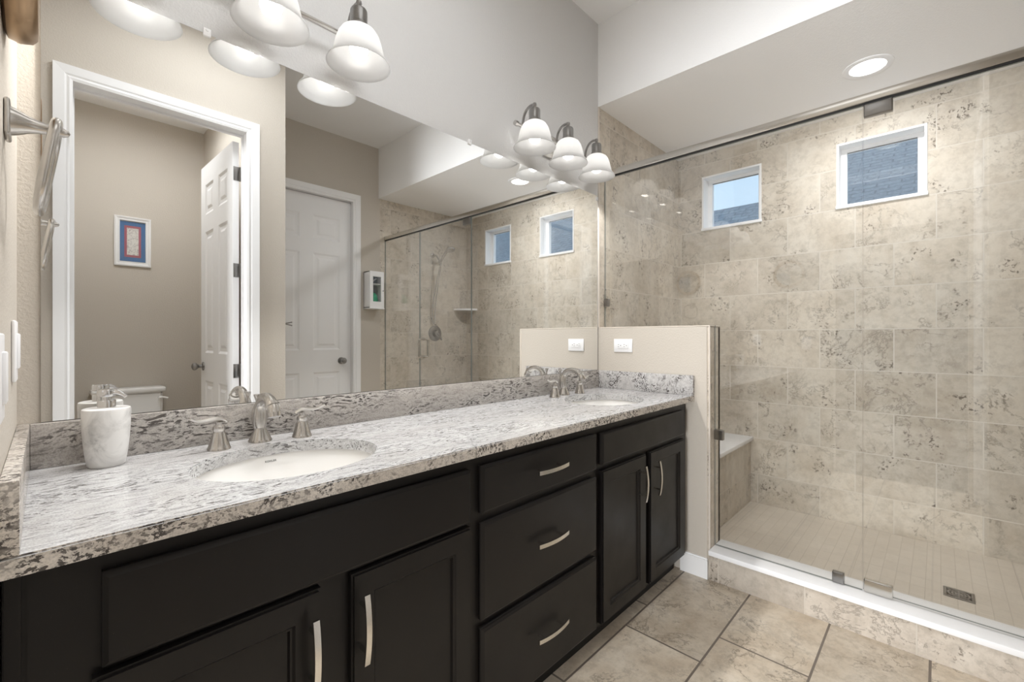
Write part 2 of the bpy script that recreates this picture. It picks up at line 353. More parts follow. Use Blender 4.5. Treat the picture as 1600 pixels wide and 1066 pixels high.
for i, (a, c) in enumerate(WY):
    b = bm_()                                                    # white lining of the opening
    t_ = .012
    for q in ((a, a + t_, WZ0, WZ1), (c - t_, c, WZ0, WZ1), (a + t_, c - t_, WZ1 - t_, WZ1)): box(b, X - .004, X + .14, q[0], q[1], q[2], q[3])
    o = struct('window_%d' % (i + 1), b, 'white')
    s = bm_(); box(s, X - .012, X + .14, a - .004, c + .004, WZ0 - .006, WZ0 + .014, .003); obj('window_sill', s, 'slab', o)
    s = bm_(); x0, x1 = X + .090, X + .125; k = .030
    for q in ((a + t_, a + t_ + k, WZ0 + .014, WZ1 - t_), (c - t_ - k, c - t_, WZ0 + .014, WZ1 - t_), (a + t_ + k, c - t_ - k, WZ1 - t_ - k * .75, WZ1 - t_), (a + t_ + k, c - t_ - k, WZ0 + .014, WZ0 + .014 + k * .8)): box(s, x0, x1, *q)
    obj('window_frame', s, 'plastic', o)
    s = bm_(); box(s, x0 + .012, x0 + .018, a + t_ + k - .003, c - t_ - k + .003, WZ0 + .03, WZ1 - t_ - k * .75 + .003); obj('window_pane', s, 'pane', o)
    s = bm_(); g = .004
    for q in ((a + t_ + k + .001, c - t_ - k - .001, WZ1 - t_ - k * .75 - g, WZ1 - t_ - k * .75 - .0002),): box(s, x0 + .008, x0 + .0125, *q)
    obj('glazing_seal', s, 'rubber', o)

# half wall between vanity and shower
b = bm_(); box(b, L, L + TW - .022, -W + .010, 0, 0, ZP, .004); struct('wall_half', b, 'beige')
b = bm_(); box(b, L + .004, L + TW, -W, -W + .010, .0, ZP - .001); box(b, L + TW - .022, L + TW, -W, 0, .0, ZP - .001); struct('wall_half_tile', b, 'tile_y')
b = bm_(); box(b, L + .001, L + .009, -W - .004, -W + .004, .1475, ZP + .002, .002); box(b, L, L + TW, -W - .003, 0, ZP, ZP + .006, .002); struct('trim_1', b, 'edge')
b = bm_(); box(b, L - .001, L + .010, -.006, 0, ZP + .006, ZS); struct('trim_2', b, 'edge')
b = bm_(); prism(b, [(-W + .004, 0), (-W + .004, .088), (-W + .010, .1), (-.50, .1), (-.50, 0)], 'x', L - .013, L); 
bmesh.ops.bevel(b, geom=[e for e in b.edges if all(v.co.z > .09 and v.co.x < L - .01 for v in e.verts)], offset=.007, segments=2, affect='EDGES')
struct('baseboard_half_wall', b, 'white')
# shower curb
b = bm_(); box(b, L - .006, L + TW + .006, -B, -W - .0005, 0, .122, .001); cu = obj('shower_curb', b, 'tile_curb'); tag(cu, 'tiled shower curb with white sill along the floor', 'curb')
b = bm_(); box(b, L - .016, L + TW + .014, -B, -W - .0005, .122, .1467, .004); obj('sill', b, 'slab', cu)
# bench
b = bm_(); box(b, L + TW, X, -.515, 0, .0535, .480); be = obj('shower_bench', b, 'tile_y'); tag(be, 'tiled shower bench with white seat behind the half wall', 'bench')
b = bm_(); box(b, L + TW, X, -.532, 0, .480, .506, .004); obj('seat', b, 'slab', be)

# casings and doors
def casing(name, x0, x1, z1, y, wdt=.070):
    """three-sided moulded casing round an opening on a wall face y, towards +y"""
    b = bm_(); prof = [(0, .010), (.012, .014), (.022, .011), (.030, .015), (.050, .017), (wdt, .019), (wdt, 0), (0, 0)]
    path = [((x0, 0), (-1, 0)), ((x0, z1), (-1, 1)), ((x1, z1), (1, 1)), ((x1, 0), (1, 0))]; rings = []
    for (px, pz), (dx, dz) in path: rings.append([b.verts.new((px + dx * u, y + h, pz + dz * u)) for u, h in prof])
    n = len(prof)
    for a, c in zip(rings, rings[1:]):
        for i in range(n): b.faces.new((a[i], a[(i + 1) % n], c[(i + 1) % n], c[i]))
    b.faces.new(rings[0]); b.faces.new(rings[-1][::-1]); return struct(name, b, 'white')
casing('trim_3', DX0 + .004, DX1 - .004, DZ - .004, -A); casing('trim_4', EX0 + .0, EX1 - .0, DZ, -B)
def jamb(name, x0, x1, z1, y0, y1, so_=.036):
    b = bm_()
    box(b, x0 - .018, x0, y0, y1, 0, z1 + .018); box(b, x1, x1 + .018, y0, y1, 0, z1 + .018); box(b, x0, x1, y0, y1, z1, z1 + .018)
    s0, s1 = (y0 + so_, y0 + so_ + .012)
    box(b, x0, x0 + .012, s0, s1, 0, z1); box(b, x1 - .012, x1, s0, s1, 0, z1); box(b, x0 + .012, x1 - .012, s0, s1, z1 - .012, z1)
    return struct(name, b, 'white')
jamb('trim_5', DX0, DX1, DZ, -A - .115, -A); jamb('trim_6', EX0 - .003, EX1 + .003, DZ + .003, -B - .12, -B, .025)
def six_panel(w_, h_):
    st, mu = .105, .115; pw = (w_ - 2 * st - mu) / 2
    xs = [0, st, st + pw, st + pw + mu, w_ - st, w_]; zs = [0, .24, .875, 1.075, 1.945, 2.070, 2.285, h_]
    return xs, zs, {(i, j) for i in (1, 3) for j in (1, 3, 5)}
ST = [(.016, -.007), (.022, 0.0), (.018, .006)]
def knob(parent, x, y, z, s, axis='y', m='grey_nickel'):
    mt = Matrix.Rotation(R(-90 * s), 4, 'X') if axis == 'y' else Matrix.Rotation(R(90 * s), 4, 'Y')
    b = bm_(); lathe(b, [(.0, 0), (.032, .0), (.031, .006), (.014, .010), (.011, .028), (.018, .036), (.027, .046), (.029, .056), (.024, .066), (.010, .072), (0, .073)], (x, y, z), 24, mt, False, False)
    return obj('door_knob', b, m, parent)
# open door of the toilet room: hinged on the jamb at DX1, swung in along -y
w_, h_ = .715, 2.428; xs, zs, cells = six_panel(w_, h_); b = bm_(); panel_slab(b, xs, zs, cells, -.0175, .0175, ST)
MT = Matrix.Translation((DX1 - .030, -A - .120, .008)) @ Matrix.Rotation(R(-91.8), 4, 'Z'); xf(b, b.verts, MT)
d1 = struct('door_1', b, 'white')
kp = MT @ Vector((w_ - .06, .0, .975))
knob(d1, kp.x - .0175, kp.y, kp.z, -1, 'x'); knob(d1, kp.x + .0175, kp.y, kp.z, 1, 'x')
for z in (.22, .98, 1.62, 2.235):
    b = bm_(); lathe(b, [(.0065, -.045), (.0065, .045)], (DX1 - .006, -A - .116, z), 12)
    box(b, DX1 - .044, DX1 - .008, -A - .1195, -A - .1170, z - .044, z + .044, .0006); box(b, DX1 - .003, DX1 - .0005, -A - .114, -A - .085, z - .044, z + .044)
    obj('hinge', b, 'grey_nickel', d1)
# closed door
xs, zs, cells = six_panel(EX1 - EX0, DZ - .009); b = bm_(); panel_slab(b, [x + EX0 for x in xs], [z + .006 for z in zs], cells, -B - .082, -B - .047, ST)
d2 = struct('door_2', b, 'white'); knob(d2, 1.948, -B - .047, .978, 1)

# ------------------------------------------------------------------ vanity
YB, YF = -.529, -.549                             # cabinet box front, face of doors and drawers
def pull(parent, x, z, vert=False, ln=.150):
    """bowed bar pull on two posts"""
    b = bm_(); n = 14; h = ln / 2
    def P(s, d): return (x, YF - d, z + s) if vert else (x + s, YF - d, z)
    pts = [(s, .026 + .009 * (1 - (s / h) ** 2)) for s in [(-h + 2 * h * i / n) for i in range(n + 1)]]
    wd = .0062; th = .0028; rings = []
    for s, d in pts:
        q = []
        for a, e in ((-wd, -th), (wd, -th), (wd, th), (-wd, th)):
            q.append(b.verts.new((x + a, YF - d - e, z + s) if vert else (x + s, YF - d - e, z + a)))
        rings.append(q)
    for a, c in zip(rings, rings[1:]):
        for i in range(4): b.faces.new((a[i], a[(i + 1) % 4], c[(i + 1) % 4], c[i]))
    b.faces.new(rings[0]); b.faces.new(rings[-1][::-1])
    for s in (-.048, .048): tube(b, [P(s, -.001), P(s, .0325)], .0042, 10)
    return obj('handle', b, 'steel', parent)
def slab_front(parent, name, x0, x1, z0, z1):
    b = bm_(); box(b, x0, x1, YF + .004, YB, z0, z1)
    lip = [(x0, z0), (x1, z0), (x1, z1), (x0, z1)]; e = .007
    q0 = [b.verts.new((x, YF + .004, z)) for x, z in lip]; q1 = [b.verts.new((x + (e if x == x0 else -e), YF, z + (e if z == z0 else -e))) for x, z in lip]
    for i in range(4): b.faces.new((q0[i], q0[(i + 1) % 4], q1[(i + 1) % 4], q1[i]))
    b.faces.new(q1); return obj(name, b, 'cab', parent, doubles=True, ang=15)
def shaker(parent, x0, x1, z0, z1, st=.052):
    b = bm_(); panel_slab(b, [x0, x0 + st, x1 - st, x1], [z0, z0 + st, z1 - st, z1], {(1, 1)}, YF, YB, [(.0045, -.0045), (.004, 0), (.003, -.006)], both=False)
    es = [e for e in b.edges if all(abs(v.co.y - YF) < 1e-5 for v in e.verts) and (all(abs(v.co.x - x0) < 1e-5 for v in e.verts) or all(abs(v.co.x - x1) < 1e-5 for v in e.verts) or all(abs(v.co.z - z0) < 1e-5 for v in e.verts) or all(abs(v.co.z - z1) < 1e-5 for v in e.verts))]
    bmesh.ops.bevel(b, geom=es, offset=.005, segments=2, affect='EDGES')
    return obj('door', b, 'cab', parent, ang=15)
def carcass(parent, x0, x1):
    b = bm_(); zt = ZC - .0290                       # open-topped box: the sink bowl hangs inside
    box(b, x0, x1, YB, YB + .019, .100, zt); box(b, x0, x0 + .016, YB + .019, -.006, .100, zt); box(b, x1 - .016, x1, YB + .019, -.006, .100, zt)
    box(b, x0 + .016, x1 - .016, YB + .019, -.006, .100, .116); box(b, x0 + .016, x1 - .016, -.012, -.006, .116, zt); obj('body', b, 'cab', parent)
    b = bm_(); box(b, x0, x1, YB + .060, -.02, 0, .100); obj('toe_kick', b, 'dark', parent)
c1 = thing('vanity_cabinet', 'black sink cabinet under the near sink, two doors below a blank panel', 'cabinet', (.43, -.27, 0)); carcass(c1, .002, .858)
b = bm_(); box(b, .004, .020, YB - .006, YB, .1, ZC - .03); box(b, .026, .075, YB - .003, YB, .1, ZC - .03); obj('filler_strip', b, 'cab', c1)
slab_front(c1, 'panel', .103, .838, .692, .834)
d = shaker(c1, .092, .434, .112, .680); pull(d, .411, .560, True); d = shaker(c1, .499, .838, .112, .680); pull(d, .519, .566, True)
c2 = thing('drawer_cabinet', 'black bank of three drawers between the two sink cabinets', 'cabinet', (1.16, -.27, 0)); carcass(c2, .858, 1.468)
for z0, z1 in ((.703, .835), (.406, .676), (.116, .381)): d = slab_front(c2, 'drawer', .879, 1.450, z0, z1); pull(d, 1.164, (z0 + z1) / 2 + .008 if z1 < .8 else .775)
c3 = thing('vanity_cabinet', 'black sink cabinet under the far sink, beside the half wall', 'cabinet', (1.89, -.27, 0)); carcass(c3, 1.468, L - .018)
slab_front(c3, 'panel', 1.489, 2.232, .712, .832)
d = shaker(c3, 1.489, 1.834, .112, .690); pull(d, 1.779, .578, True); d = shaker(c3, 1.872, 2.235, .112, .690); pull(d, 1.906, .575, True)

# counter with two sink cut-outs
SK = [(.462, -.312), (1.874, -.312)]; SA, SB = .205, .172
def counter():
    b = bm_(); x0, x1, y0, y1, z0, z1 = .0005, L - .0005, -D, -.0005, ZC - .0286, ZC
    N = 48; xm = (SK[0][0] + SK[1][0]) / 2
    for (cx, cy), (xa, xb) in zip(SK, ((x0, xm), (xm, x1))):
        for z in (z0, z1):
            angs = sorted({2 * math.pi * i / N for i in range(N)} | {math.atan2(yy - cy, xx - cx) % (2 * math.pi) for xx in (xa, xb) for yy in (y0, y1)})
            inn = []; out = []
            for a in angs:
                c, s = math.cos(a), math.sin(a); k = 1 / math.sqrt((c / SA) ** 2 + (s / SB) ** 2); inn.append((cx + c * k, cy + s * k))
                ts = [((xb if c > 0 else xa) - cx) / c if abs(c) > 1e-9 else 9, ((y1 if s > 0 else y0) - cy) / s if abs(s) > 1e-9 else 9]; tt = min(ts); out.append((cx + c * tt, cy + s * tt))
            vi = [b.verts.new((*q, z)) for q in inn]; vo = [b.verts.new((*q, z)) for q in out]; n = len(angs)
            for i in range(n): b.faces.new((vi[i], vi[(i + 1) % n], vo[(i + 1) % n], vo[i]))
            if z == z0: lo = (vi, vo)
            else:
                for i in range(n):
                    j = (i + 1) % n; b.faces.new((lo[0][i], lo[0][j], vi[j], vi[i]))
                    m_ = (out[i][0] + out[j][0]) / 2
                    if abs(m_ - xm) > 1e-6: b.faces.new((lo[1][i], lo[1][j], vo[j], vo[i]))
    bmesh.ops.remove_doubles(b, verts=b.verts, dist=1e-5); bmesh.ops.recalc_face_normals(b, faces=b.faces)
    es = [e for e in b.edges if all(abs(v.co.z - ZC) < 1e-6 for v in e.verts) and e.calc_face_angle(0) > 1]
    bmesh.ops.bevel(b, geom=es, offset=.003, segments=2, affect='EDGES'); return b
ct = obj('countertop', counter(), 'granite'); tag(ct, 'long grey and white granite countertop on the black cabinets', 'countertop')
ct.data.materials.append(M['granite_cut'])
for f in ct.data.polygons:
    if f.normal.y < -.3 and f.center.y < -D + .01: f.material_index = 1
b = bm_(); box(b, .020, L - .020, -.020, -.0005, ZC + .0003, ZB, .0015); o = obj('backsplash', b, 'granite_back'); tag(o, 'long veined granite backsplash below the mirror', 'backsplash')
b = bm_(); box(b, .0005, .0198, -D, -.0005, ZC + .0003, ZB, .0015); o = obj('side_splash', b, 'granite_cut'); tag(o, 'granite side splash against the left wall', 'side splash', 'granite side splashes')
b = bm_(); box(b, L - .0198, L - .0005, -D, -.0005, ZC + .0003, ZB, .0015); o = obj('side_splash', b, 'granite_side'); tag(o, 'black-speckled granite side splash against the half wall', 'side splash', 'granite side splashes')

# sinks
def sink(cx, cy, label):
    r = thing('sink', label, 'sink', (cx, cy, ZC - .19), 'undermount sinks')
    b = bm_(); zt = ZC - .0288; p = [(1.14, zt), (1.05, zt), (1.04, zt - .004), (1.0, zt - .03), (.93, zt - .08), (.78, zt - .122), (.52, zt - .142), (.12, zt - .150), (.12, zt - .165), (.55, zt - .156), (.84, zt - .135), (1.0, zt - .09), (1.07, zt - .03), (1.14, zt - .012)]
    lathe(b, [(q, z - 0) for q, z in p], (cx, cy, 0), 56, None, False, False, SA, SB, closed=True); obj('bowl', b, 'porcelain', r)
    b = bm_(); lathe(b, [(0, zt - .164), (.030, zt - .164), (.030, zt - .1475), (.022, zt - .1455), (.018, zt - .149), (0, zt - .149)], (cx, cy, 0), 24, None, False, False); obj('drain', b, 'nickel', r)
    return r
k1 = sink(*SK[0], 'oval white undermount sink beside the marble soap dispenser'); k2 = sink(*SK[1], 'oval white undermount sink near the half wall')
# small dark maker's mark on the back wall of the near bowl
fc = bpy.data.curves.new('maker_mark', 'FONT'); fc.body = 'KOHLER'; fc.size = .0068; fc.align_x = 'CENTER'; fc.space_character = 1.15; fc.offset = .0002
fo = bpy.data.objects.new('tmp', fc); C.objects.link(fo); bpy.context.view_layer.update()
me = bpy.data.meshes.new_from_object(fo.evaluated_get(bpy.context.evaluated_depsgraph_get())); bpy.data.objects.remove(fo)
a_ = R(88); kq = 1.018; px_, py_ = SK[0][0] + math.cos(a_) * SA * kq, SK[0][1] + math.sin(a_) * SB * kq
me.transform(Matrix.Translation((px_, py_ - .002, ZC - .0288 - .019)) @ Matrix.Rotation(R(-2), 4, 'Z') @ Matrix.Rotation(R(83), 4, 'X')); me.transform(Matrix.Translation(-ROOT[k1.name]))
me.materials.append(M['ink']); mo = bpy.data.objects.new('maker_mark', me); C.objects.link(mo); mo.parent = k1; mo['label'] = 'small dark lettering'

# widespread faucets
def faucet(x, label):
    r = thing('faucet', label, 'faucet', (x, -.078, ZC), 'widespread faucets'); y0 = -.076; z0 = ZC
    b = bm_(); lathe(b, [(.030, 0), (.030, .004), (.0275, .008), (.0225, .020), (.0165, .032), (.0145, .038)], (x, y0, z0), 28)
    pts = bez((x, y0, z0 + .034), (x, y0 + .018, z0 + .082), (x, y0 + .004, z0 + .132), (x, y0 - .060, z0 + .128), 20) + bez((x, y0 - .060, z0 + .128), (x, y0 - .090, z0 + .124), (x, y0 - .108, z0 + .108), (x, y0 - .114, z0 + .084), 8)[1:]
    rr = [.0140 + .0062 * math.sin(math.pi * min(1, (i / 11) ** .8)) - .0008 * min(1, i / 20) for i in range(21)] + [.0135 + .0030 * i / 8 for i in range(8)]
    rr = rr[:len(pts)]
    tube(b, pts, rr, 20, up=(1, 0, 0)); 
    tube(b, [pts[24] , pts[25]], [.0172, .0175], 20, up=(1, 0, 0)); tube(b, [pts[-2], pts[-1] + Vector((0, -.0006, -.002))], [.0172, .0166], 20, up=(1, 0, 0))
    sp_ = obj('spout', b, 'nickel', r)
    b = bm_(); lathe(b, [(.0028, .055), (.0028, .108), (.0045, .112), (.009, .126), (.009, .130), (0, .130)], (x, y0 + .026, z0), 14, None, True, False); obj('lift_rod', b, 'nickel', sp_)
    for s, hx in ((-1, x - .105), (1, x + .105)):
        yy = -.100; b = bm_(); lathe(b, [(.027, 0), (.027, .004), (.025, .007), (.0205, .022), (.0155, .042), (.0125, .047), (.0150, .053), (.0140, .060), (.0080, .065), (.008, .072), (0, .074)], (hx, yy, z0), 26, None, True, False)
        v = obj('valve', b, 'nickel', r)
        q = bez((hx - s * .017, yy + .003, z0 + .070), (hx + s * .006, yy, z0 + .094), (hx + s * .034, yy - .004, z0 + .066), (hx + s * .064, yy - .008, z0 + .088), 16)
        b = bm_(); tube(b, q, [.0045 + .0045 * math.sin(math.pi * min(1, (i + 3) / 18)) for i in range(17)], 12, flat=(.62, 1.1), up=(0, 0, 1)); obj('lever', b, 'bright_nickel', v)
    return r
faucet(.462, 'brushed nickel faucet with two levers behind the near sink'); faucet(1.874, 'brushed nickel faucet with two levers behind the far sink')

# soap dispenser
sd = thing('soap_dispenser', 'white marble soap dispenser with chrome pump on the countertop', 'soap dispenser', (.140, -.084, ZC)); q = (.140, -.084, ZC)
b = bm_(); lathe(b, [(0, 0), (.030, 0), (.0335, .004), (.0375, .030), (.0405, .060), (.0425, .095), (.0430, .126), (.0420, .1305), (.0395, .132), (0, .132)], q, 40, None, False, False); obj('bottle', b, 'marble', sd)
b = bm_(); lathe(b, [(.0165, .131), (.0165, .148), (.0155, .150), (.0080, .150), (.0080, .158), (.0155, .158), (.0165, .160), (.0165, .172), (.015, .174), (0, .174)], q, 28, None, True, False)
tube(b, bez((.140, -.084, ZC + .166), (.152, -.091, ZC + .169), (.164, -.098, ZC + .168), (.172, -.102, ZC + .156), 8), [.0062] * 5 + [.0056, .005, .0046, .0042], 12); obj('pump', b, 'chrome', sd)

# mirror
b = bm_(); box(b, .036, 2.291, -.006, -.0005, ZB + .0015, ZM); mr = obj('vanity_mirror', b, 'mirror'); tag(mr, 'wide frameless wall mirror above the granite backsplash', 'mirror')
mr.data.materials.append(M['mirror_edge'])
for f in mr.data.polygons:
    if f.normal.y > -.5: f.material_index = 1
for x, z in ((.350, ZM), (1.30, ZM), (2.285, ZM - .02)):
    b = bm_(); box(b, x - .009, x + .009, -.011, -.0002, z - .008, z + .014, .002); lathe(b, [(.004, 0), (.0035, .002), (0, .0025)], (x, -.011, z + .008), 12, Matrix.Rotation(R(90), 4, 'X'), False, False)
    obj('clip', b, 'plastic', mr)

# vanity lights
def vanity_light(xs_, label):
    xc = xs_[1]; r = thing('vanity_light', label, 'light fixture', (xc, 0, 2.18), 'three-shade vanity lights'); YL, ZL = -.121, 2.062
    b = bm_(); box(b, xc - .062, xc + .062, -.020, -.0005, 2.115, 2.235, .010, 3); tube(b, [(xc, -.018, 2.182), (xc, -.046, 2.184)], .013, 14); obj('backplate', b, 'nickel', r)
    b = bm_(); tube(b, [(xs_[0] - .045, -.048, 2.184), (xs_[2] + .045, -.048, 2.184)], .0085, 16)
    for e in (xs_[0] - .045, xs_[2] + .045): lathe(b, [(0, -.013), (.011, -.010), (.013, 0), (.011, .010), (0, .013)], (e, -.048, 2.184), 14, Matrix.Rotation(R(90), 4, 'Y'), False, False)
    obj('crossbar', b, 'nickel', r)
    for x in xs_:
        b = bm_(); tube(b, bez((x, -.048, 2.184), (x, -.046, 2.245), (x, -.082, 2.276), (x, YL, 2.260), 14), .0060, 12, up=(1, 0, 0))
        lathe(b, [(0, -.012), (.009, -.008), (.012, 0), (.009, .008), (0, .012)], (x, -.048, 2.184), 14, None, False, False)
        lathe(b, [(0, .016), (.008, .012), (.010, .004), (.007, -.004), (.009, -.008), (.009, -.012)], (x, YL, 2.255), 16, None, False, True); obj('arm', b, 'grey_nickel', r)
        b = bm_(); lathe(b, [(.010, 2.244), (.024, 2.239), (.0265, 2.233), (.0265, 2.194), (.030, 2.190), (.030, 2.178), (.024, 2.175)], (x, YL, 0), 24); obj('socket', b, 'grey_nickel', r)
        b = bm_(); o_ = [(.027, .118), (.040, .115), (.053, .106), (.063, .090), (.070, .070), (.0755, .046), (.0795, .028), (.086, .017), (.094, .008), (.0975, 0)]
        i_ = [(.0945, .0005), (.091, .008), (.083, .015), (.0765, .026), (.0722, .045), (.0667, .069), (.0597, .088), (.0505, .102), (.039, .111), (.027, .114)]
        lathe(b, o_ + i_, (x, YL, ZL), 40, None, False, False, closed=True); sh = obj('shade', b, 'shade', r, ang=60)
        b = bm_(); zb_ = ZL + .050; lathe(b, [(0, -.030), (.013, -.027), (.023, -.019), (.028, -.006), (.028, .008), (.023, .022), (.015, .038), (.012, .054), (0, .056)], (x, YL, zb_), 20, None, False, False); obj('bulb', b, 'bulb', r)
        add_light('bulb_light', 'SPOT', (x, YL, ZL + .012), P_BULB, (1, .985, .96), r, spot_size=R(138), spot_blend=.25, shadow_soft_size=.03).visible_glossy = False
    return r
vanity_light((.217, .476, .735), 'brushed nickel three-shade wall light above the near half of the mirror')
vanity_light((1.593, 1.849, 2.105), 'brushed nickel three-shade wall light above the far end of the mirror')

# outlet on the half wall
r = thing('wall_outlet', 'white double power outlet on the beige half wall', 'outlet', (L, -.168, 1.145))
b = bm_(); box(b, L - .006, L - .0002, -.226, -.110, 1.110, 1.184, .002); pl = obj('cover_plate', b, 'plastic', r)
b = bm_(); box(b, L - .009, L - .005, -.202, -.134, 1.130, 1.164, .0015); rc = obj('receptacle', b, 'plastic', r)
b = bm_()
for yc in (-.186, -.150):
    for dy, dz, hw in ((.008, .006, .0045), (.008, -.006, .0038)): box(b, L - .0094, L - .0086, yc + dy - hw, yc + dy + hw, 1.147 + dz - .001, 1.147 + dz + .001)
    lathe(b, [(.0026, 0), (.0026, .0008)], (L - .0086, yc - .006, 1.147), 10, Matrix.Rotation(R(-90), 4, 'Y'))
obj('slots', b, 'ink', rc)
# light switch on left wall
def wall_switch(y0, y1, z0, z1, label):
    r = thing('light_switch', label, 'light switch', (0, (y0 + y1) / 2, (z0 + z1) / 2), 'switches on the left wall'); yc, zc = (y0 + y1) / 2, (z0 + z1) / 2
    b = bm_(); box(b, .0002, .0065, y0, y1, z0, z1, .003, 3); obj('cover_plate', b, 'plastic', r)
    b = bm_(); box(b, .005, .0105, yc - .017, yc + .017, zc - .033, zc + .033, .0025); obj('rocker', b, 'plastic', r)
wall_switch(-.239, -.166, 1.110, 1.224, 'white switch plate on the left wall nearest the mirror')
wall_switch(-.640, -.566, 1.085, 1.198, 'white switch plate on the left wall past the front end of the side splash')
# towel ring on left wall
YT, ZT = -.430, 1.525; r = thing('towel_ring', 'brushed nickel towel ring hanging on the left wall', 'towel ring', (0, YT, ZT))
b = bm_(); box(b, .0003, .007, YT - .027, YT + .027, ZT - .027, ZT + .027, .003); rot = Matrix.Rotation(R(90), 4, 'Y')
lathe(b, [(.022, .006), (.019, .014), (.013, .026), (.010, .036), (.0085, .048), (.010, .050), (.010, .054), (.0065, .058), (.0072, .064), (.0045, .070), (0, .072)], (0, YT, ZT), 24, rot, True, False); obj('mount', b, 'nickel', r)
b = bm_(); n = 36; pts = []
for i in range(n):
    a = 2 * math.pi * i / n; c_, s_2 = math.cos(a), math.sin(a); e = 3.2
    u = math.copysign(abs(c_) ** (2 / e), c_) * .070; v = math.copysign(abs(s_2) ** (2 / e), s_2) * .068
    pts.append((.0565 - (.068 - v) * .15, YT + u, ZT - .062 + v))
tube(b, pts, .0066, 12, True, up=(1, 0, 0)); obj('ring', b, 'nickel', r)
# round bronze-framed mirror high on left wall
r = thing('round_mirror', 'small round bronze-rimmed mirror high on the left wall', 'mirror', (0, -.470, 1.772)); q = (0, -.470, 1.772)
b = bm_(); lathe(b, [(.118, .0003), (.127, .004), (.130, .016), (.126, .030), (.118, .036), (.108, .034), (.103, .026), (.100, .018), (.100, .0003)], q, 56, rot, False, False, closed=True); obj('frame', b, 'bronze', r)
b = bm_(); lathe(b, [(0, .010), (.101, .010), (.101, .015), (0, .015)], q, 56, rot, False, False); obj('mirror_glass', b, 'mirror', r)

# ------------------------------------------------------------------ shower
GT = .010; ZG = 2.156
def gpanel(poly): 
    b = bm_(); prism(b, poly, 'x', G - GT / 2, G + GT / 2); return b
def glass_obj(name, poly, parent=None):
    o = obj(name, gpanel(poly), 'glass', parent, False); o.data.materials.append(M['glass_edge'])
    for f in o.data.polygons:
        if abs(f.normal.x) < .5: f.material_index = 1
    return o
Y1, Y2, Z0 = -1.233, -1.939, .1475
def clip(parent, y, z, sy=.022, sz=.028, name='clamp', m='grey_nickel'):
    b = bm_(); box(b, G - .013, G + .013, y - sy, y + sy, z - sz, z + sz, .005, 3); return obj(name, b, m, parent)
r = thing('shower_screen', 'fixed clear glass shower panel notched over the half wall', 'glass panel', (G, -.62, Z0), 'fixed shower screens')
glass_obj('pane', [(-.003, ZP + .008), (-W - .003, ZP + .008), (-W - .003, Z0 + .001), (Y1 + .0015, Z0 + .001), (Y1 + .0015, ZG - .007), (-.003, ZG - .007)], r)
clip(r, -.0165, 1.402, .0155, .024); clip(r, -W - .0235, .705, .022, .026); clip(r, -1.150, Z0 + .0235, .021, .023)
r = thing('shower_door', 'clear glass shower door with a looped pull between the fixed panels', 'shower door', (G, (Y1 + Y2) / 2, Z0))
glass_obj('pane', [(Y1 - .0015, Z0 + .008), (Y2 + .0015, Z0 + .008), (Y2 + .0015, ZG - .008), (Y1 - .0015, ZG - .008)], r)
clip(r, Y1 - .049, Z0 + .027, .046, .026, 'hinge', 'steel'); clip(r, Y1 - .049, ZG - .033, .046, .026, 'hinge')
b = bm_()
for s in (-1, 1):
    xx = G + s * .048; zc, hh, yy = 1.098, .080, Y2 + .055
    pts = [(G, yy, zc + hh)] + bez((G + s * .020, yy, zc + hh), (xx, yy, zc + hh), (xx, yy, zc + hh), (xx, yy, zc + hh - .028), 8) + bez((xx, yy, zc - hh + .028), (xx, yy, zc - hh), (xx, yy, zc - hh), (G + s * .020, yy, zc - hh), 8) + [(G, yy, zc - hh)]
    tube(b, pts, .0095, 14, up=(0, 1, 0))
    for zz in (zc + hh, zc - hh): lathe(b, [(.013, 0), (.013, .004)], (G + s * (GT / 2), yy, zz), 16, Matrix.Rotation(R(90 * s), 4, 'Y'))
obj('handle', b, 'nickel', r)
r = thing('shower_screen', 'narrow fixed clear glass shower panel at the far tiled wall, seen in the mirror', 'glass panel', (G, -2.23, Z0), 'fixed shower screens')
glass_obj('pane', [(Y2 - .0015, Z0 + .001), (-B + .003, Z0 + .001), (-B + .003, ZG - .007), (Y2 - .0015, ZG - .007)], r)
clip(r, -B + .018, Z0 + .10, .016, .024); clip(r, Y2 - .10, Z0 + .0235, .021, .023)
b = bm_(); box(b, G - .014, G + .014, -B + .0005, -.0005, ZG + .001, ZG + .038, .003); hd = obj('header_rail', b, 'steel'); tag(hd, 'brushed nickel header rail along the top of the shower glass', 'rail')
b = bm_(); box(b, G - .0065, G + .0065, -B + .001, -.001, ZG - .0065, ZG + .0012); hs = obj('seal', b, 'rubber', hd)
# floor drain
r = thing('floor_drain', 'square grey metal drain set in the shower floor', 'drain', (2.836, -1.524, .0535)); xd, yd = 2.836, -1.524
b = bm_(); holes(b, 'y', 0, .003, -.050, .050, -.050, .050, [(-.040, .040, -.040, .040)]); xf(b, b.verts, Matrix.Translation((xd, yd, .0540)) @ Matrix.Rotation(R(90), 4, 'X')); obj('frame', b, 'grey_nickel', r)
b = bm_(); box(b, xd - .040, xd + .040, yd - .040, yd + .040, .0536, .0545); obj('cavity', b, 'dark', r)
b = bm_()
for rad in (.010, .022, .034):
    tube(b, [(xd + rad * math.cos(2 * math.pi * i / 24), yd + rad * math.sin(2 * math.pi * i / 24), .0552) for i in range(24)], .0032, 6, True)
for k in range(4):
    a = R(45 * k); tube(b, [(xd - .050 * math.cos(a), yd - .050 * math.sin(a), .0552), (xd + .050 * math.cos(a), yd + .050 * math.sin(a), .0552)] if k % 2 else [(xd - .04 * math.cos(a), yd - .04 * math.sin(a), .0552), (xd + .04 * math.cos(a), yd + .04 * math.sin(a), .0552)], .0026, 6)
obj('grate', b, 'grey_nickel', r)
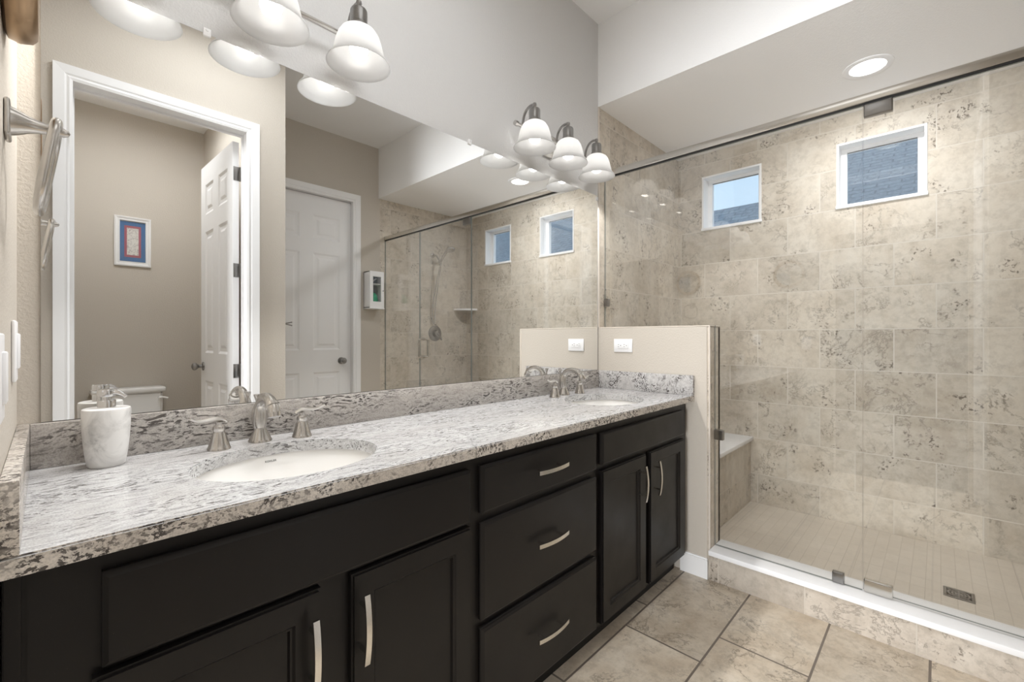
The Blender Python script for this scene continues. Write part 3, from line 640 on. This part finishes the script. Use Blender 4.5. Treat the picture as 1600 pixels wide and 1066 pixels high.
# hand shower
r = thing('hand_shower', 'chrome hand shower with long hose on the tiled shower end wall', 'shower head', (2.94, -B, 2.05))
b = bm_(); lathe(b, [(.028, 0), (.026, .006), (.012, .012), (.010, .016)], (2.955, -B + .0003, 2.085), 24, Matrix.Rotation(R(-90), 4, 'X')); tube(b, bez((2.955, -B + .01, 2.085), (2.955, -B + .06, 2.085), (2.955, -B + .09, 2.06), (2.955, -B + .125, 2.010), 8), .010, 14)
lathe(b, [(.012, -.018), (.020, -.012), (.022, .004), (.018, .018), (.010, .022)], (2.955, -B + .133, 1.998), 18, Matrix.Rotation(R(-35), 4, 'X')); obj('bracket', b, 'chrome', r)
b = bm_(); hp = [Vector((2.955, -B + .130, 1.965)), Vector((2.958, -B + .155, 2.03)), Vector((2.965, -B + .205, 2.095)), Vector((2.978, -B + .250, 2.115))]
tube(b, bez(*hp, 10), [.012, .012, .0125, .013, .0135, .014, .014, .015, .016, .018, .02], 14, up=(1, 0, 0))
lathe(b, [(0, .022), (.026, .018), (.044, .004), (.048, -.006), (.045, -.014), (0, -.016)], (2.982, -B + .275, 2.118), 28, Matrix.Rotation(R(20), 4, 'X'), False, False); obj('spray_head', b, 'chrome', r)
b = bm_(); h1 = bez((2.955, -B + .128, 1.955), (2.945, -B + .10, 1.80), (2.925, -B + .03, 1.60), (2.930, -B + .035, 1.40), 18) + bez((2.930, -B + .035, 1.40), (2.931, -B + .035, 1.325), (2.960, -B + .035, 1.325), (2.962, -B + .035, 1.40), 8)[1:] + bez((2.962, -B + .035, 1.40), (2.962, -B + .03, 1.60), (2.975, -B + .10, 1.80), (2.965, -B + .128, 1.965), 18)[1:]
tube(b, h1, .0075, 10, up=(1, 0, 0)); obj('hose', b, 'chrome', r)
# mixing valve
r = thing('shower_valve', 'round chrome shower valve trim below the hand shower', 'shower valve', (2.985, -B, 1.238)); q = (2.985, -B + .0003, 1.238); rx = Matrix.Rotation(R(-90), 4, 'X')
b = bm_(); lathe(b, [(.085, 0), (.084, .006), (.070, .010), (.050, .012), (.0, .013)], q, 40, rx, True, False); obj('escutcheon', b, 'grey_nickel', r)
b = bm_(); lathe(b, [(.040, .012), (.036, .030), (.030, .048), (.0, .052)], q, 28, rx, True, False); tube(b, bez((2.985, -B + .045, 1.238), (3.0, -B + .06, 1.225), (3.02, -B + .062, 1.20), (3.035, -B + .055, 1.165), 8), [.013, .013, .012, .011, .010, .009, .009, .009, .008], 12); obj('lever', b, 'grey_nickel', r)
# corner shelf
b = bm_(); n = 14; poly = [(X - .0005, -B + .0005)] + [(X - .0005 - .19 * math.sin(R(90) * i / n) if i else X - .0005, -B + .0005 + .19 * math.cos(R(90) * i / n) if i < n else -B + .0005) for i in range(n + 1)]
prism(b, poly, 'z', 1.500, 1.520); o = obj('corner_shelf', b, 'slab'); tag(o, 'small quarter-round shelf in the tiled shower corner, seen in the mirror', 'shelf')
# recessed light
def downlight(x, y, z, label):
    r = thing('recessed_light', label, 'ceiling light', (x, y, z))
    b = bm_(); lathe(b, [(.104, 0), (.103, -.004), (.094, -.007), (.076, -.005), (.074, -.001), (.074, 0)], (x, y, z - .0003), 44, None, False, False, closed=True); obj('trim_ring', b, 'plastic', r)
    b = bm_(); lathe(b, [(0, -.003), (.0755, -.003), (.0755, -.0005), (0, -.0005)], (x, y, z), 36, None, False, False); obj('lens', b, 'led', r)
    return r
r = downlight(2.912, -1.2, ZS, 'lit round recessed light in the shower ceiling')
add_light('lens_light', 'AREA', (2.912, -1.2, ZS - .012), P_SHOWER, (.97, .98, 1), r, shape='DISK', size=.14).visible_glossy = False

# ------------------------------------------------------------------ things seen through the doorway and by the far wall
# toilet
xt = .508; r = thing('toilet', 'white toilet by the back wall of the toilet room, seen in the mirror', 'toilet', (xt, -3.05, 0))
b = bm_()
for (z, w2, d2) in (): pass
prism(b, [(xt - .205, -3.385), (xt + .205, -3.385), (xt + .215, -3.36), (xt + .205, -3.205), (xt - .205, -3.205), (xt - .215, -3.36)], 'z', .40, .745); bmesh.ops.bevel(b, geom=list(b.edges), offset=.012, segments=3, affect='EDGES'); obj('tank', b, 'porcelain', r)
b = bm_(); box(b, xt - .228, xt + .228, -3.39, -3.190, .745, .785, .014, 3); obj('tank_lid', b, 'porcelain', r)
b = bm_(); tube(b, [(xt + .185, -3.205, .70), (xt + .185, -3.188, .70)], .012, 12); tube(b, bez((xt + .185, -3.186, .70), (xt + .200, -3.180, .703), (xt + .215, -3.180, .700), (xt + .236, -3.182, .690), 6), .008, 10); obj('flush_lever', b, 'porcelain', r)
b = bm_(); lathe(b, [(.60, 0), (.58, .03), (.50, .12), (.55, .22), (.82, .33), (1.0, .385), (1.0, .40), (.78, .40), (.70, .33), (.4, .22), (0, .20)], (xt, -2.965, 0), 40, None, True, False, .185, .24); box(b, xt - .11, xt + .11, -3.39, -3.10, 0, .40, .03, 3); obj('bowl', b, 'porcelain', r)
b = bm_(); lathe(b, [(0, .401), (1.02, .401), (1.03, .412), (1.0, .432), (0, .440)], (xt, -2.965, 0), 40, None, False, False, .185, .24); obj('seat_lid', b, 'plastic', r)
# framed picture
r = thing('picture_frame', 'small white-framed picture with blue mat on the toilet room wall', 'picture', (.543, -3.4, 1.99)); x0, x1, z0, z1, yw = .426, .660, 1.785, 2.192, -3.3995
b = bm_(); rings = []
for ins, h in ((0, .0), (0, .016), (.010, .020), (.022, .013), (.034, .016), (.036, .008), (.036, .0)): rings.append([b.verts.new(p) for p in ((x0 + ins, yw + h, z0 + ins), (x1 - ins, yw + h, z0 + ins), (x1 - ins, yw + h, z1 - ins), (x0 + ins, yw + h, z1 - ins))])
for a, c in zip(rings, rings[1:]):
    for i in range(4): b.faces.new((a[i], a[(i + 1) % 4], c[(i + 1) % 4], c[i]))
obj('frame', b, 'white', r)
for nm, ins, h, mm in (('blue_mat', .035, .004, 'art_blue'), ('red_mat', .064, .0050, 'art_red'), ('print', .080, .0060, 'art_paper')):
    b = bm_(); box(b, x0 + ins, x1 - ins, yw, yw + h, z0 + ins * 1.15, z1 - ins * 1.15); obj(nm, b, mm, r)
b = bm_(); box(b, x0 + .035, x1 - .035, yw + .0085, yw + .0100, z0 + .035, z1 - .035); obj('glazing', b, 'pane', r)
# white wall cabinet next to the shower
xa, xb, za, zb2 = 2.150, 2.296, 1.475, 1.822; r = thing('wall_cabinet', 'small white wall cabinet with a glass door beside the shower, seen in the mirror', 'cabinet', (2.22, -B, 1.65))
b = bm_(); yb, yf = -B + .0005, -B + .105
for q in ((xa, xa + .008, yb, yf, za, zb2), (xb - .008, xb, yb, yf, za, zb2), (xa, xb, yb, yf, za, za + .008), (xa, xb, yb, yf, zb2 - .008, zb2), (xa, xb, yb, yb + .006, za, zb2)): box(b, *q)
box(b, xa - .006, xb + .006, yb, yf + .022, za - .010, za - .0005, .003); obj('case', b, 'white', r)
b = bm_(); box(b, xa + .008, xb - .008, yb + .006, yb + .009, za + .008, zb2 - .008); obj('back_panel', b, 'grey_in', r)
b = bm_(); box(b, xa + .008, xb - .008, yb + .009, yf - .002, 1.700, 1.707); obj('shelf', b, 'white', r)
b = bm_(); holes(b, 'y', yf + .001, yf + .015, xa, xb, za, zb2, [(xa + .032, xb - .030, za + .060, zb2 - .050)]); dr = obj('door', b, 'white', r, False)
b = bm_(); box(b, xa + .030, xb - .028, yf + .006, yf + .009, za + .058, zb2 - .048); obj('glass', b, 'pane', dr)
b = bm_(); tube(b, [(xb - .012, yf + .015, 1.64), (xb - .012, yf + .026, 1.64)], .004, 10); obj('knob', b, 'grey_nickel', dr)
b = bm_(); lathe(b, [(0, .001), (.040, .001), (.048, .02), (.050, .07), (.044, .11), (.025, .135), (.008, .142), (0, .143)], (2.212, -B + .058, za + .008), 24, None, False, False, .98, .8)
for v in b.verts: v.co += Vector((random.uniform(-1, 1), random.uniform(-1, 1), random.uniform(-.5, 1))) * .0025
o = obj('cloth_bundle', b, 'green', ang=80); tag(o, 'green cloth bundle on the lower shelf of the small wall cabinet', 'cloth')
b = bm_(); tube(b, [(2.180, -B + .05, 1.712), (2.250, -B + .06, 1.762)], .007, 10); o = obj('white_tube', b, 'plastic'); tag(o, 'white tube leaning on the upper shelf of the small wall cabinet', 'tube')
# robe hook on the end of the return wall
r = thing('robe_hook', 'brushed nickel double robe hook near the closed door, seen in the mirror', 'hook', (1.134, -1.715, 1.285)); yh = -1.715
b = bm_(); lathe(b, [(.018, 0), (.017, .004), (.008, .008), (.007, .014)], (1.1343, yh, 1.285), 20, rot); obj('base', b, 'grey_nickel', r)
for dz in (.011, -.011):
    b = bm_(); tube(b, bez((1.144, yh, 1.285), (1.165, yh, 1.285 + dz * .4), (1.175, yh, 1.285 + dz * .6), (1.192, yh, 1.285 + dz), 8), .0038, 10); lathe(b, [(0, -.0055), (.0055, 0), (0, .0055)], (1.193, yh, 1.285 + dz), 10, None, False, False); obj('prong', b, 'grey_nickel', r)

# unseen ceiling lights added to brighten the bathroom and the toilet room
def fill_light(xc, yc, h, power, label):
    r = thing('ceiling_light', label, 'ceiling light', (xc, yc, ZH))
    b = bm_(); holes(b, 'y', -.02, 0, -h - .02, h + .02, -h - .02, h + .02, [(-h, h, -h, h)]); xf(b, b.verts, Matrix.Translation((xc, yc, ZH - .0205)) @ Matrix.Rotation(R(90), 4, 'X')); obj('frame', b, 'plastic', r, False)
    b = bm_(); box(b, xc - h, xc + h, yc - h, yc + h, ZH - .012, ZH - .001); obj('diffuser', b, 'panel_led', r)
    add_light('diffuser_light', 'AREA', (xc, yc, ZH - .022), power, (.95, .975, 1), r, shape='SQUARE', size=2 * h - .02).visible_glossy = False
fill_light(.75, -1.0, .34, P_CEIL_FILL, 'flush square ceiling light over the bathroom floor')
fill_light(.55, -2.5, .17, P_TOILET_FILL, 'flush square ceiling light in the toilet room')

# ------------------------------------------------------------------ outside
nb = thing('neighbor_house', 'neighbouring house with grey shingle roof outside the shower windows', 'house', (10, -3, -3))
b = bm_(); prism(b, [(8.2, -3), (8.2, 2.80), (11.5, 2.80), (11.5, -3)], 'y', -14, 8); obj('wall', b, 'siding', nb)
b = bm_(); prism(b, [(7.9, 2.72), (9.50, 3.790), (11.1, 2.72), (11.1, 2.60), (9.50, 3.66), (7.9, 2.60)], 'y', .02, 8.3); obj('lower_roof', b, 'shingle', nb, False)
b = bm_(); prism(b, [(7.9, 2.72), (11.6, 5.35), (15.3, 2.72), (15.3, 2.60), (11.6, 5.23), (7.9, 2.60)], 'y', -14.3, .02); obj('upper_roof', b, 'shingle', nb, False)
